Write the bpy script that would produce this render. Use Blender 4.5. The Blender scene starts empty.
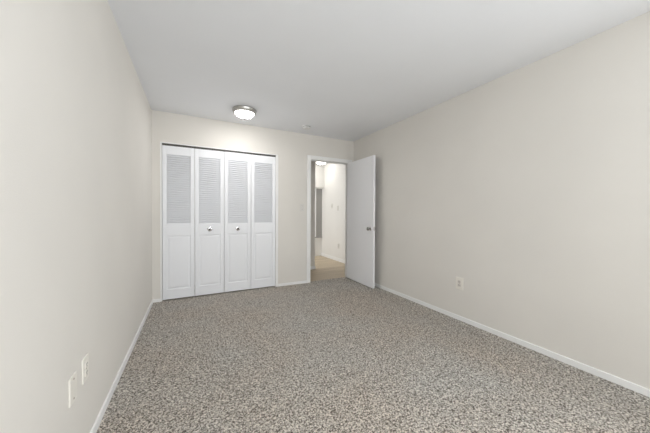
import bpy, bmesh, math, random
from mathutils import Matrix, Vector
random.seed(4)
S = bpy.context.scene
COL = S.collection

# ------------------------------------------------------------------ camera
F_PX, YAW, PITCH, ROLL, CAM_H = 257.04, 0.474147, 0.013158, 0.005466, 1.15088
fw = Vector((math.sin(YAW)*math.cos(PITCH), math.cos(YAW)*math.cos(PITCH), -math.sin(PITCH)))
rt0 = Vector((math.cos(YAW), -math.sin(YAW), 0)); up0 = rt0.cross(fw)
rt = rt0*math.cos(ROLL) + up0*math.sin(ROLL); up = up0*math.cos(ROLL) - rt0*math.sin(ROLL)
cam = bpy.data.cameras.new('camera'); camo = bpy.data.objects.new('camera', cam); COL.objects.link(camo)
camo.matrix_world = Matrix(((rt.x, up.x, -fw.x, 0), (rt.y, up.y, -fw.y, 0), (rt.z, up.z, -fw.z, CAM_H), (0, 0, 0, 1)))
cam.sensor_width = 36; cam.lens = F_PX/650*36; cam.clip_start = 0.02
S.camera = camo

# ------------------------------------------------------------------ light and exposure
XL, XR, YB, YF, H = -0.4625, 2.5719, 3.8944, -1.60, 2.44
S.view_settings.view_transform = 'Standard'; S.view_settings.look = 'None'
S.view_settings.gamma = 1.0; S.view_settings.use_curve_mapping = False
S.view_settings.exposure = 0.19
w = bpy.data.worlds.new('sky'); S.world = w; w.use_nodes = True
w.node_tree.nodes['Background'].inputs[0].default_value = (.75, .85, 1, 1)
w.node_tree.nodes['Background'].inputs[1].default_value = 1.0
def area(name, loc, target, sx, sy, watts, col):
    l = bpy.data.lights.new(name, 'AREA'); l.shape = 'RECTANGLE'; l.size = sx; l.size_y = sy; l.energy = watts; l.color = col
    o = bpy.data.objects.new(name, l); COL.objects.link(o); o.location = loc
    o.rotation_euler = (Vector(target)-Vector(loc)).to_track_quat('-Z', 'Y').to_euler(); return o
WIN = (-.30, 1.0, 0.75, 2.12)                                  # the bedroom window behind the camera
DAY = (0.925, 0.965, 1.0)
P_FRONT, P_SIDE = 25, 49
area('window_daylight', ((WIN[0]+WIN[1])/2, YF+0.02, (WIN[2]+WIN[3])/2), ((WIN[0]+WIN[1])/2, YF+2.0, (WIN[2]+WIN[3])/2+.2),
     WIN[1]-WIN[0], WIN[3]-WIN[2], P_FRONT, DAY)
SW = (-1.55, -0.65, 0.75, 2.12)                                # unseen second window, added in the right wall to brighten the left wall
area('added_side_daylight', (XR-.02, (SW[0]+SW[1])/2, (SW[2]+SW[3])/2), (XR-2, (SW[0]+SW[1])/2, (SW[2]+SW[3])/2+.2), SW[1]-SW[0], SW[3]-SW[2], P_SIDE, DAY)
LAMP_E, HALL_E = (6, 102), (10, 24)
P_HALL_FILL = 20

area('hall_fill_light', (.45, 5.62, 1.35), (2.5, 5.62, 1.25), 1.0, 1.5, P_HALL_FILL, (.95, .975, 1.0))  # added unseen area light that brightens the hall; no window is modelled there

# ------------------------------------------------------------------ materials
def mat(name, col=(.8, .8, .8), rough=.5, metal=0.0, spec=.5):
    m = bpy.data.materials.new(name); m.use_nodes = True
    b = m.node_tree.nodes['Principled BSDF']
    b.inputs['Base Color'].default_value = (*col, 1); b.inputs['Roughness'].default_value = rough
    b.inputs['Metallic'].default_value = metal; b.inputs['Specular IOR Level'].default_value = spec
    return m, m.node_tree, b
def paint(name, col, rough, spec, scale, strength, vary=.02):
    m, t, b = mat(name, col, rough, 0, spec)
    co = t.nodes.new('ShaderNodeTexCoord')
    n = t.nodes.new('ShaderNodeTexNoise'); n.inputs['Scale'].default_value = scale; n.inputs['Detail'].default_value = 4
    t.links.new(co.outputs['Object'], n.inputs['Vector'])
    bp = t.nodes.new('ShaderNodeBump'); bp.inputs['Strength'].default_value = strength; bp.inputs['Distance'].default_value = .002
    t.links.new(n.outputs['Fac'], bp.inputs['Height']); t.links.new(bp.outputs['Normal'], b.inputs['Normal'])
    n2 = t.nodes.new('ShaderNodeTexNoise'); n2.inputs['Scale'].default_value = 1.6; n2.inputs['Detail'].default_value = 3
    t.links.new(co.outputs['Object'], n2.inputs['Vector'])
    r = t.nodes.new('ShaderNodeValToRGB'); r.color_ramp.elements[0].position = .3; r.color_ramp.elements[1].position = .7
    r.color_ramp.elements[0].color = (*[c*(1-vary) for c in col], 1); r.color_ramp.elements[1].color = (*[min(1, c*(1+vary)) for c in col], 1)
    t.links.new(n2.outputs['Fac'], r.inputs['Fac']); t.links.new(r.outputs['Color'], b.inputs['Base Color'])
    return m
M = {}
M['wall'] = paint('warm_grey_wall_paint', (.785, .755, .705), .75, .25, 160, .25)
M['hall_wall'] = paint('cream_hall_paint', (.85, .835, .805), .75, .25, 160, .2)
M['ceiling'] = paint('matt_white_ceiling', (.90, .912, .935), .9, .15, 90, .35, .012)
M['trim'] = paint('white_trim_enamel', (.92, .915, .90), .35, .5, 60, .05, .01)
M['closet'] = paint('white_closet_enamel', (.90, .91, .935), .4, .45, 60, .06, .01)
M['door'] = paint('cool_white_door_enamel', (.93, .93, .945), .4, .45, 60, .06, .01)
M['ivory'] = mat('ivory_plastic', (.87, .835, .765), .35)[0]
M['ivory_dark'] = mat('ivory_receptacle', (.70, .645, .60), .4)[0]
M['plate'] = mat('white_wall_plate', (.74, .72, .68), .4)[0]
M['white_plastic'] = mat('white_plastic', (.82, .82, .81), .4)[0]
M['slot'] = mat('dark_slot', (.03, .03, .03), .6)[0]
M['vent_grey'] = mat('grey_vent', (.22, .22, .22), .6)[0]
M['chrome'] = mat('chrome', (.78, .78, .79), .14, 1)[0]
M['knob_metal'] = mat('satin_door_knob_metal', (.34, .33, .32), .22, 1)[0]
M['nickel'] = mat('brushed_nickel', (.50, .49, .47), .34, 1)[0]
M['dark_metal'] = mat('dark_nickel', (.16, .155, .15), .4, .8)[0]
M['bronze'] = mat('dark_bronze', (.02, .018, .016), .6, 0, .2)[0]
M['rail'] = mat('dark_track_metal', (.10, .095, .09), .5, .6)[0]
M['screw'] = mat('screw_metal', (.42, .36, .30), .4, .8)[0]
M['shade'] = paint('grey_roller_shade', (.40, .39, .375), .8, .2, 120, .2)
def glow(name, col, strength):
    m, t, b = mat(name, (.9, .9, .88), .3)
    b.inputs['Emission Color'].default_value = (*col, 1)        # emission shaped to throw light down: the bottom of the bowl glows hardest
    g = t.nodes.new('ShaderNodeNewGeometry'); sp = t.nodes.new('ShaderNodeSeparateXYZ'); t.links.new(g.outputs['Normal'], sp.inputs[0])
    mr = t.nodes.new('ShaderNodeMapRange'); mr.inputs['From Min'].default_value = -.8; mr.inputs['From Max'].default_value = -1
    mr.inputs['To Min'].default_value = strength[0]; mr.inputs['To Max'].default_value = strength[1]
    t.links.new(sp.outputs['Z'], mr.inputs['Value']); t.links.new(mr.outputs[0], b.inputs['Emission Strength'])
    return m
M['bowl'] = glow('lit_frosted_glass', (1, .985, .965), LAMP_E)
M['hall_bowl'] = glow('lit_hall_glass', (1, .96, .90), HALL_E)
def carpet():
    m, t, b = mat('speckled_frieze_carpet', (.4, .37, .34), .95, 0, .1)
    L = t.links.new
    co = t.nodes.new('ShaderNodeTexCoord')
    wn = t.nodes.new('ShaderNodeTexNoise'); wn.inputs['Scale'].default_value = 90; wn.inputs['Detail'].default_value = 2
    L(co.outputs['Object'], wn.inputs['Vector'])
    mx = t.nodes.new('ShaderNodeVectorMath'); mx.operation = 'MULTIPLY_ADD'
    mx.inputs[1].default_value = (.012, .012, .012); L(wn.outputs['Color'], mx.inputs[0]); L(co.outputs['Object'], mx.inputs[2])
    v = t.nodes.new('ShaderNodeTexVoronoi'); v.inputs['Scale'].default_value = 190; L(mx.outputs[0], v.inputs['Vector'])
    sx = t.nodes.new('ShaderNodeSeparateColor'); L(v.outputs['Color'], sx.inputs[0])
    n1 = t.nodes.new('ShaderNodeTexNoise'); n1.inputs['Scale'].default_value = 80; n1.inputs['Detail'].default_value = 5; n1.inputs['Roughness'].default_value = .65; L(co.outputs['Object'], n1.inputs['Vector'])
    a = t.nodes.new('ShaderNodeMath'); a.operation = 'MULTIPLY_ADD'; L(n1.outputs['Fac'], a.inputs[0]); a.inputs[1].default_value = 2.4; a.inputs[2].default_value = -1.2
    s = t.nodes.new('ShaderNodeMath'); s.operation = 'ADD'; L(sx.outputs[0], s.inputs[0]); L(a.outputs[0], s.inputs[1])
    r = t.nodes.new('ShaderNodeValToRGB'); e = r.color_ramp.elements
    e[0].position = .10; e[0].color = (.11, .092, .076, 1)
    e[1].position = .90; e[1].color = (.92, .865, .80, 1)
    k = e.new(.36); k.color = (.41, .37, .33, 1)
    k = e.new(.60); k.color = (.575, .533, .485, 1)
    L(s.outputs[0], r.inputs['Fac'])
    n2 = t.nodes.new('ShaderNodeTexNoise'); n2.inputs['Scale'].default_value = 1.3; n2.inputs['Detail'].default_value = 3; L(co.outputs['Object'], n2.inputs['Vector'])
    r2 = t.nodes.new('ShaderNodeValToRGB'); r2.color_ramp.elements[0].position = .35; r2.color_ramp.elements[1].position = .65
    r2.color_ramp.elements[0].color = (1.0, .965, .92, 1); r2.color_ramp.elements[1].color = (.98, 1.0, 1.0, 1); L(n2.outputs['Fac'], r2.inputs['Fac'])
    mm = t.nodes.new('ShaderNodeMix'); mm.data_type = 'RGBA'; mm.blend_type = 'MULTIPLY'; mm.inputs[0].default_value = 1
    L(r.outputs['Color'], mm.inputs[6]); L(r2.outputs['Color'], mm.inputs[7]); L(mm.outputs[2], b.inputs['Base Color'])
    bp = t.nodes.new('ShaderNodeBump'); bp.inputs['Strength'].default_value = .9; bp.inputs['Distance'].default_value = .008
    inv = t.nodes.new('ShaderNodeMath'); inv.operation = 'SUBTRACT'; inv.inputs[0].default_value = 1; L(v.outputs['Distance'], inv.inputs[1])
    L(inv.outputs[0], bp.inputs['Height']); L(bp.outputs['Normal'], b.inputs['Normal'])
    return m
M['carpet'] = carpet()
def planks():
    m, t, b = mat('light_oak_planks', (.6, .48, .33), .38, 0, .5); L = t.links.new
    co = t.nodes.new('ShaderNodeTexCoord')
    br = t.nodes.new('ShaderNodeTexBrick'); br.inputs['Scale'].default_value = 1; br.inputs['Brick Width'].default_value = 1.2; br.inputs['Row Height'].default_value = .15
    br.inputs['Mortar Size'].default_value = .0015; br.inputs['Color1'].default_value = (.66, .55, .40, 1); br.inputs['Color2'].default_value = (.56, .455, .315, 1)
    br.inputs['Mortar'].default_value = (.22, .16, .10, 1); L(co.outputs['Object'], br.inputs['Vector'])
    mp = t.nodes.new('ShaderNodeMapping'); mp.inputs['Scale'].default_value = (3, 40, 1); L(co.outputs['Object'], mp.inputs['Vector'])
    n = t.nodes.new('ShaderNodeTexNoise'); n.inputs['Scale'].default_value = 1; n.inputs['Detail'].default_value = 5; L(mp.outputs[0], n.inputs['Vector'])
    r = t.nodes.new('ShaderNodeValToRGB'); r.color_ramp.elements[0].color = (.75, .72, .68, 1); r.color_ramp.elements[1].color = (1.1, 1.1, 1.1, 1); L(n.outputs['Fac'], r.inputs['Fac'])
    mm = t.nodes.new('ShaderNodeMix'); mm.data_type = 'RGBA'; mm.blend_type = 'MULTIPLY'; mm.inputs[0].default_value = 1
    L(br.outputs['Color'], mm.inputs[6]); L(r.outputs['Color'], mm.inputs[7]); L(mm.outputs[2], b.inputs['Base Color'])
    return m
M['planks'] = planks()
def glass():
    m, t, b = mat('window_glass', (1, 1, 1), .02); b.inputs['Transmission Weight'].default_value = 1; b.inputs['IOR'].default_value = 1.05
    return m
M['glass'] = glass()

# ------------------------------------------------------------------ helpers
def box(bm, x0, x1, y0, y1, z0, z1, bev=0.0, seg=2):
    r = bmesh.ops.create_cube(bm, size=1, matrix=Matrix.Translation(((x0+x1)/2, (y0+y1)/2, (z0+z1)/2)) @ Matrix.Diagonal((x1-x0, y1-y0, z1-z0, 1)))
    if bev:
        es = list({e for v in r['verts'] for e in v.link_edges})
        bmesh.ops.bevel(bm, geom=es, offset=bev, segments=seg, affect='EDGES', profile=.5)
def lathe(bm, prof, n=40, mtx=Matrix()):
    """prof: (radius, height) pairs spun round local Z"""
    rings = []
    for r, z in prof:
        if r < 1e-6: rings.append([bm.verts.new(mtx @ Vector((0, 0, z)))])
        else: rings.append([bm.verts.new(mtx @ Vector((r*math.cos(2*math.pi*i/n), r*math.sin(2*math.pi*i/n), z))) for i in range(n)])
    for a, b in zip(rings, rings[1:]):
        for i in range(n):
            j = (i+1) % n
            q = [a[i % len(a)], a[j % len(a)], b[j % len(b)], b[i % len(b)]]
            u = []
            for v in q:
                if v not in u: u.append(v)
            if len(u) > 2: bm.faces.new(u)
def obj(name, bm, m, parent=None, smooth=False):
    bmesh.ops.recalc_face_normals(bm, faces=bm.faces)
    me = bpy.data.meshes.new(name); bm.to_mesh(me); bm.free(); me.materials.append(M[m])
    if smooth:
        for p in me.polygons: p.use_smooth = True
        me.set_sharp_from_angle(angle=math.radians(40))
    o = bpy.data.objects.new(name, me); COL.objects.link(o)
    if parent: o.parent = parent
    return o
def boxes(name, bs, m, parent=None, bev=0.0):
    bm = bmesh.new()
    for b in bs: box(bm, *b, bev)
    return obj(name, bm, m, parent)
def lath(name, prof, m, parent=None, mtx=Matrix(), n=40):
    bm = bmesh.new(); lathe(bm, prof, n, mtx); return obj(name, bm, m, parent, True)
def tag(o, label, cat, kind=None, group=None):
    o['label'] = label; o['category'] = cat
    if kind: o['kind'] = kind
    if group: o['group'] = group
    return o
def empty(name, loc, rz=0):
    o = bpy.data.objects.new(name, None); COL.objects.link(o); o.location = loc; o.rotation_euler.z = rz; o.empty_display_size = .05
    return o
def struct(name, bs, m, label, cat, bev=0.0):
    return tag(boxes(name, bs, m, None, bev), label, cat, 'structure')
FACE_Y = Matrix.Rotation(math.pi/2, 4, 'X')                     # local Z points to -Y

# ------------------------------------------------------------------ the shell
T = .10
CX0, CX1, CZ = -.375, 1.177, 2.053                              # closet opening
DX0, DX1, DZ = 1.728, 2.462, 2.035                              # doorway
YH = YB + T
struct('floor', [(XL, XR, YF, YB+.05, -.06, 0)], 'carpet', 'grey and beige speckled carpet across the bedroom', 'carpet')
struct('ceiling', [(XL-T, XR+T, YF-T, YB+T, H, H+T)], 'ceiling', 'flat white ceiling over the bedroom', 'ceiling')
struct('wall_left', [(XL-T, XL, YF-T, YB+T, -.06, H)], 'wall', 'blank warm grey wall on the left beside the closet', 'wall')
struct('wall_right', [(XR, XR+T, SW[1], YB, -.06, H), (XR, XR+T, YF-T, SW[0], -.06, H), (XR, XR+T, SW[0], SW[1], -.06, SW[2]), (XR, XR+T, SW[0], SW[1], SW[3], H)], 'wall', 'long blank warm grey wall on the right, behind the open door', 'wall')
struct('wall_back', [(XL, CX0, YB, YH, -.06, H), (CX0, CX1, YB, YH, CZ, H), (CX1, DX0-.018, YB, YH, -.06, H),
                     (DX0-.018, DX1+.018, YB, YH, DZ+.018, H), (DX1+.018, 3.105, YB, YH, -.06, H)], 'wall',
       'far warm grey wall holding the closet and the doorway', 'wall')
struct('wall_front', [(XL, WIN[0], YF-T, YF, -.06, H), (WIN[1], XR, YF-T, YF, -.06, H), (WIN[0], WIN[1], YF-T, YF, -.06, WIN[2]), (WIN[0], WIN[1], YF-T, YF, WIN[3], H)],
       'wall', 'warm grey wall behind the viewer with the bedroom window', 'wall')
def window(name, loc, rz, hw, hh, label):                       # local +Y points into the room
    wn = empty(name, loc, rz); tag(wn, label, 'window', 'structure')
    boxes('window_frame', [(-hw, -hw+.05, -.05, 0, 0, hh), (hw-.05, hw, -.05, 0, 0, hh), (-.025, .025, -.05, 0, .05, hh-.05), (-hw+.05, hw-.05, -.05, 0, 0, .05), (-hw+.05, hw-.05, -.05, 0, hh-.05, hh)], 'trim', wn)
    boxes('pane', [(-hw+.05, -.025, -.03, -.025, .05, hh-.05), (.025, hw-.05, -.03, -.025, .05, hh-.05)], 'glass', wn)
window('window_1', ((WIN[0]+WIN[1])/2, YF-.04, WIN[2]), 0, (WIN[1]-WIN[0])/2, WIN[3]-WIN[2], 'white framed bedroom window in the wall behind the viewer')
window('window_3', (XR+.04, (SW[0]+SW[1])/2, SW[2]), math.radians(90), (SW[1]-SW[0])/2, SW[3]-SW[2], 'white framed window added unseen in the right wall behind the viewer for daylight')

# closet niche and hall beyond the doorway
HX, HY, HFAR, HXL = 3.105, 4.80, 6.25, 2.232                     # hall right wall, hall wall facing the room, far wall, its corner
struct('wall_closet', [(XL, 1.30, 4.56, 4.62, -.06, H), (1.24, 1.30, YH, 4.56, -.06, H), (XL-T, XL, YH, 4.62, -.06, H)], 'wall', 'inside walls of the closet behind the louvered doors', 'wall')
struct('floor_closet', [(XL, 1.24, YB+.05, 4.56, -.06, -.001)], 'carpet', 'carpet inside the closet behind the louvered doors', 'carpet')
struct('ceiling_closet', [(XL, 1.30, YH, 4.62, H, H+T)], 'ceiling', 'ceiling inside the closet behind the louvered doors', 'ceiling')
struct('floor_hall', [(.30, HX, YB+.73, HFAR, -.06, -.004), (1.30, HX, YB+.05, YB+.73, -.06, -.004)], 'planks', 'light oak plank floor of the hall seen through the doorway', 'floor')
struct('ceiling_hall', [(1.30, HX+T, YH, 4.62, H, H+T), (.20, HX+T, 4.62, HFAR+T, H, H+T)], 'ceiling', 'white ceiling of the hall beyond the doorway', 'ceiling')
struct('wall_hall_right', [(HX, HX+T, YB, HFAR+T, -.06, H)], 'hall_wall', 'bright cream hall wall seen through the doorway beside the open door', 'wall')
struct('wall_hall_left', [(.30, HXL, HY, HY+.1, -.06, H)], 'wall', 'narrow shaded grey hall wall at the left of the doorway', 'wall')
struct('wall_living_room', [(.20, .30, 4.62, HFAR+T, -.06, H), (.30, 1.24, 4.62, 4.68, -.06, H)], 'hall_wall', 'end wall of the living room round the corner of the hall', 'wall')
struct('wall_hall_far', [(.30, HX, HFAR, HFAR+T, -.06, H)], 'hall_wall', 'white wall at the far end of the hall below and beside the grey shade', 'wall')
struct('trim_1', [(.30, HX, HFAR-.16, HFAR, 1.825, H)], 'hall_wall', 'boxed white bulkhead under the hall ceiling above the grey shade', 'bulkhead')
w2 = empty('window_2', (3.005, HFAR, .50)); tag(w2, 'narrow grey shaded window in white frame at the far end of the hall', 'window', 'structure')
boxes('window_frame', [(-.101, -.078, -.03, 0, 0, 1.325), (-.078, .1, -.03, 0, 1.305, 1.325)], 'trim', w2)
boxes('window_sill', [(-.101, .1, -.045, 0, -.012, .012)], 'shade', w2)
boxes('roller_shade', [(-.078, .1, -.018, 0, .012, 1.305)], 'shade', w2)

# baseboards
BH, BT = .047, .012
def bb(name, x0, x1, y0, y1, label, h=BH): struct(name, [(x0, x1, y0, y1, -.03, h)], 'trim', label, 'baseboard', .003)
bb('baseboard_left', XL, XL+BT, YF, YB, 'low white baseboard along the left wall')
bb('baseboard_right', XR-BT, XR, YF, YB, 'low white baseboard along the long right wall')
bb('baseboard_back', XL+BT, CX0, YB-BT, YB, 'short white baseboard between the left corner and the closet', .042)
bb('baseboard_back', CX1, DX0-.066, YB-BT, YB, 'white baseboard between the closet and the doorway', .042)
bb('baseboard_back', DX1+.066, XR-BT, YB-BT, YB, 'short white baseboard hidden behind the open door', .042)
bb('baseboard_hall', HX-BT, HX, YH, HFAR, 'white baseboard along the bright cream hall wall', .075)
bb('baseboard_hall', 1.30, HXL+BT, HY-BT, HY, 'white baseboard under the narrow shaded hall wall', .06)

# closet opening trim with its track
t2 = struct('trim_2', [(CX0, CX0+.019, YB-.006, YH, 0, CZ), (CX1-.037, CX1, YB-.006, YH, 0, CZ), (CX0+.019, CX1-.037, YB-.006, YH, CZ-.014, CZ)], 'trim', 'thin white trim round the closet opening', 'trim', .002)
boxes('track', [(CX0+.021, CX1-.039, YB+.010, YB+.045, CZ-.036, CZ-.0145)], 'rail', t2)
# doorway casing with jambs
CW = .066
t3 = empty('trim_3', ((DX0+DX1)/2, YB, 0)); tag(t3, 'white casing round the doorway to the hall', 'door casing', 'structure')
ox, oy = (DX0+DX1)/2, YB
def dbox(name, bs): boxes(name, [(a-ox, b-ox, c-oy, d-oy, e, f) for a, b, c, d, e, f in bs], 'trim', t3, .003)
dbox('casing', [(DX0-CW, DX0, YB-.014, YB, 0, DZ+CW), (DX1, DX1+CW, YB-.014, YB, 0, DZ+CW), (DX0, DX1, YB-.014, YB, DZ, DZ+CW)])
dbox('jamb', [(DX0-.016, DX0, YB, YH, 0, DZ), (DX1, DX1+.016, YB, YH, 0, DZ), (DX0-.016, DX1+.016, YB, YH, DZ, DZ+.016)])
dbox('door_stop', [(DX0, DX0+.011, YB+.040, YB+.075, 0, DZ-.011), (DX1-.011, DX1, YB+.040, YB+.075, 0, DZ-.011), (DX0, DX1, YB+.040, YB+.075, DZ-.011, DZ)])

# ------------------------------------------------------------------ the open hall door
DW, DT = .765, .035
dr = empty('door_1', (DX1-.004, YB-.012, 0), math.radians(-90.5))  # local -X runs along the slab from the hinge... turned into the room
tag(dr, 'plain white flush door swung open into the room against the right wall', 'door', 'structure')
# local frame: +X along the slab away from the hinge, +Y towards the right wall, origin at the hinge pin
dr.rotation_euler.z = math.radians(-90.3)
boxes('slab', [(.004, DW, -DT, 0, .012, 2.030)], 'door', dr, .0025)
KX, KZ = DW-.072, .915
def door_knob(side):
    s = -1 if side < 0 else 1
    mtx = Matrix.Translation((KX, -DT if s < 0 else 0, KZ)) @ Matrix.Rotation(math.pi/2*(1 if s < 0 else -1), 4, 'X')
    k = lath('knob', [(0, .060), (.014, .0595), (.0225, .055), (.0265, .047), (.0265, .041), (.022, .034), (.0135, .029), (.0105, .024), (.0105, .008)], 'knob_metal', dr, mtx)
    lath('rosette', [(0, .010), (.018, .0095), (.026, .007), (.031, .003), (.031, 0), (0, 0)], 'chrome', k, mtx)
door_knob(-1); door_knob(1)
boxes('latch_plate', [(DW-.001, DW+.0015, -DT/2-.012, -DT/2+.012, KZ-.028, KZ+.028)], 'chrome', dr, .0006)
boxes('latch_bolt', [(DW+.0015, DW+.009, -DT/2-.006, -DT/2+.006, KZ-.011, KZ+.011)], 'chrome', dr, .001)
for z in (.22, 1.02, 1.82):
    h = lath('hinge', [(0, 0), (.006, 0), (.006, .09), (0, .09)], 'nickel', dr, Matrix.Translation((-.002, .004, z)), 12)

# ------------------------------------------------------------------ closet bifold doors
Z0, Z1 = .014, 2.014
LT = .030
def leaf(parent, x0, x1, knob):
    """frame with louvers above and raised panel below; local origin on the floor at the front face"""
    st = .048
    fr = boxes('leaf', [(x0, x0+st, 0, LT, Z0, Z1), (x1-st, x1, 0, LT, Z0, Z1), (x0+st, x1-st, 0, LT, 1.902, Z1), (x0+st, x1-st, 0, LT, .846, 1.0), (x0+st, x1-st, 0, LT, Z0, .142)], 'closet', parent, .0025)
    n, a0, a1 = 32, 1.0, 1.902
    bm = bmesh.new(); pitch = (a1-a0)/n
    for i in range(n):
        zc = a0 + (i+.5)*pitch
        mt = Matrix.Translation(((x0+x1)/2, LT/2+.001, zc)) @ Matrix.Rotation(math.radians(-41), 4, 'X') @ Matrix.Diagonal((x1-x0-2*st+.004, .005, .0355, 1))
        bmesh.ops.create_cube(bm, size=1, matrix=mt)
    obj('louver_panel', bm, 'closet', fr)
    # raised panel with a sloped border
    bm = bmesh.new(); u0, u1, v0, v1 = x0+st-.002, x1-st+.002, .140, .848
    def ring(ins, y): return [bm.verts.new((a, y, c)) for a, c in ((u0+ins, v0+ins), (u1-ins, v0+ins), (u1-ins, v1-ins), (u0+ins, v1-ins))]
    rs = [ring(0, .003), ring(.005, .009), ring(.014, .009), ring(.034, .004)]
    for a, b in zip(rs, rs[1:]):
        for i in range(4): bm.faces.new([a[i], a[(i+1) % 4], b[(i+1) % 4], b[i]])
    bm.faces.new(rs[-1]); back = ring(0, .024)
    for i in range(4): bm.faces.new([rs[0][i], rs[0][(i+1) % 4], back[(i+1) % 4], back[i]])
    bm.faces.new(back)
    obj('raised_panel', bm, 'closet', fr)
    if knob:
        kx, kz = (x0+x1)/2, .921
        mtx = Matrix.Translation((kx, 0, kz)) @ FACE_Y
        k = lath('knob', [(0, .030), (.009, .0295), (.0145, .026), (.016, .021), (.014, .015), (.009, .011), (.008, .004), (0, .004)], 'dark_metal', fr, mtx)
        lath('rosette', [(0, .0065), (.020, .0065), (.027, .005), (.031, .002), (.031, 0), (0, 0)], 'chrome', k, mtx)
    return fr
YD = YB + .006
b1 = empty('bifold_door', (.019, YD, 0)); tag(b1, 'left pair of white louvered folding closet doors, nearest the left wall', 'closet door', 'thing', 'closet folding doors')
leaf(b1, -.352-.019, -.001, False); leaf(b1, .003, .371, True)
b2 = empty('bifold_door', (.766, YD, 0)); tag(b2, 'right pair of white louvered folding closet doors, nearest the doorway', 'closet door', 'thing', 'closet folding doors')
leaf(b2, -.371, -.002, True); leaf(b2, .002, .371, False)

# ------------------------------------------------------------------ ceiling lamps and detector
def dome_lamp(loc, bowl, label):
    r = empty('ceiling_lamp', loc); tag(r, label, 'ceiling light')
    lath('metal_pan', [(0, 0), (.128, 0), (.144, -.003), (.149, -.010), (.147, -.022), (.139, -.040), (.131, -.052), (.122, -.052), (.122, -.040), (0, -.040)], 'nickel', r)
    pts = [(.118, -.044)] + [(.118*math.cos(a)**.85, -.044-.049*math.sin(a)**1.2) for a in [math.pi/2*i/12 for i in range(1, 12)]] + [(0, -.093)]
    lath('glass_bowl', pts, bowl, r)
    lath('finial', [(0, -.091), (.012, -.092), (.014, -.097), (.008, -.102), (.011, -.110), (.008, -.119), (0, -.122)], 'bronze', r, n=20)
    return r
dome_lamp((.575, 3.345, H), 'bowl', 'lit dome ceiling light with brushed metal rim in front of the closet')
dome_lamp((2.80, 5.68, H), 'hall_bowl', 'glowing ceiling light in the hall, seen through the top of the doorway')
sd = empty('smoke_detector', (1.50, 3.535, H)); tag(sd, 'small round white smoke detector on the ceiling above the doorway', 'smoke detector')
lath('base', [(0, 0), (.064, 0), (.066, -.004), (.064, -.010), (0, -.010)], 'white_plastic', sd)
lath('sensor_band', [(0, -.010), (.055, -.010), (.055, -.022), (0, -.022)], 'vent_grey', sd)
lath('cover', [(0, -.022), (.062, -.022), (.062, -.028), (.052, -.036), (.030, -.041), (0, -.042)], 'white_plastic', sd)

# ------------------------------------------------------------------ outlets and switches: local face looks to -Y
def plate(name, loc, rz, pm, label, cat, w=.072, h=.117):
    r = empty(name, loc, rz); tag(r, label, cat)
    boxes('cover_plate', [(-w/2, w/2, -.0065, 0, -h/2, h/2)], pm, r, .0018)
    return r
def screw(r, z):
    lath('screw', [(0, .0015), (.0036, .0012), (.0046, 0), (0, 0)], 'screw', r, Matrix.Translation((0, -.0065, z)) @ FACE_Y, 14)
def duplex(r, m):
    for z in (.0195, -.0195):
        bm = bmesh.new(); box(bm, -.017, .017, -.0095, -.006, z-.0142, z+.0142, .003)
        rc = obj('receptacle', bm, m, r)
        boxes('slot', [(-.008, -.0055, -.0099, -.0094, z-.002, z+.007), (.0055, .008, -.0099, -.0094, z-.002, z+.007), (-.002, .002, -.0099, -.0094, z-.0105, z-.0062)], 'slot', rc)
    screw(r, 0)
def toggle(r, m):
    boxes('toggle_frame', [(-.006, .006, -.0072, -.006, -.0125, .0125)], m, r)
    bm = bmesh.new(); box(bm, -.004, .004, -.019, -.004, -.005, .005, .0012)
    bmesh.ops.rotate(bm, verts=bm.verts, cent=(0, -.006, 0), matrix=Matrix.Rotation(math.radians(28), 3, 'X'))
    obj('toggle', bm, m, r); screw(r, .030); screw(r, -.030)
r = plate('blank_wall_plate', (XL, 1.463, .392), math.radians(90), 'ivory', 'ivory blank wall plate with two screws, the nearer plate on the left wall', 'wall plate')
screw(r, .042); screw(r, -.042)
r = plate('wall_outlet', (XL, 1.606, .402), math.radians(90), 'ivory', 'ivory duplex outlet on the left wall beside the blank plate', 'outlet'); duplex(r, 'ivory')
r = plate('wall_outlet', (XR, 1.803, .397), math.radians(-90), 'ivory', 'ivory duplex outlet low on the long right wall', 'outlet', .084, .130); duplex(r, 'ivory_dark')
r = plate('light_switch', (1.577, YB, 1.238), 0, 'plate', 'light switch on the wall between the closet and the doorway', 'light switch'); toggle(r, 'plate')
r = plate('light_switch', (HX, 5.66, 1.33), math.radians(-90), 'plate', 'light switch on the cream hall wall, farther along the hall', 'light switch'); toggle(r, 'screw')
r = plate('light_switch', (HX, 5.37, 1.27), math.radians(-90), 'plate', 'light switch on the cream hall wall, nearer the open door', 'light switch'); toggle(r, 'plate')
r = plate('wall_outlet', (HX, 5.33, .363), math.radians(-90), 'plate', 'outlet low on the cream hall wall above the baseboard', 'outlet'); duplex(r, 'plate')
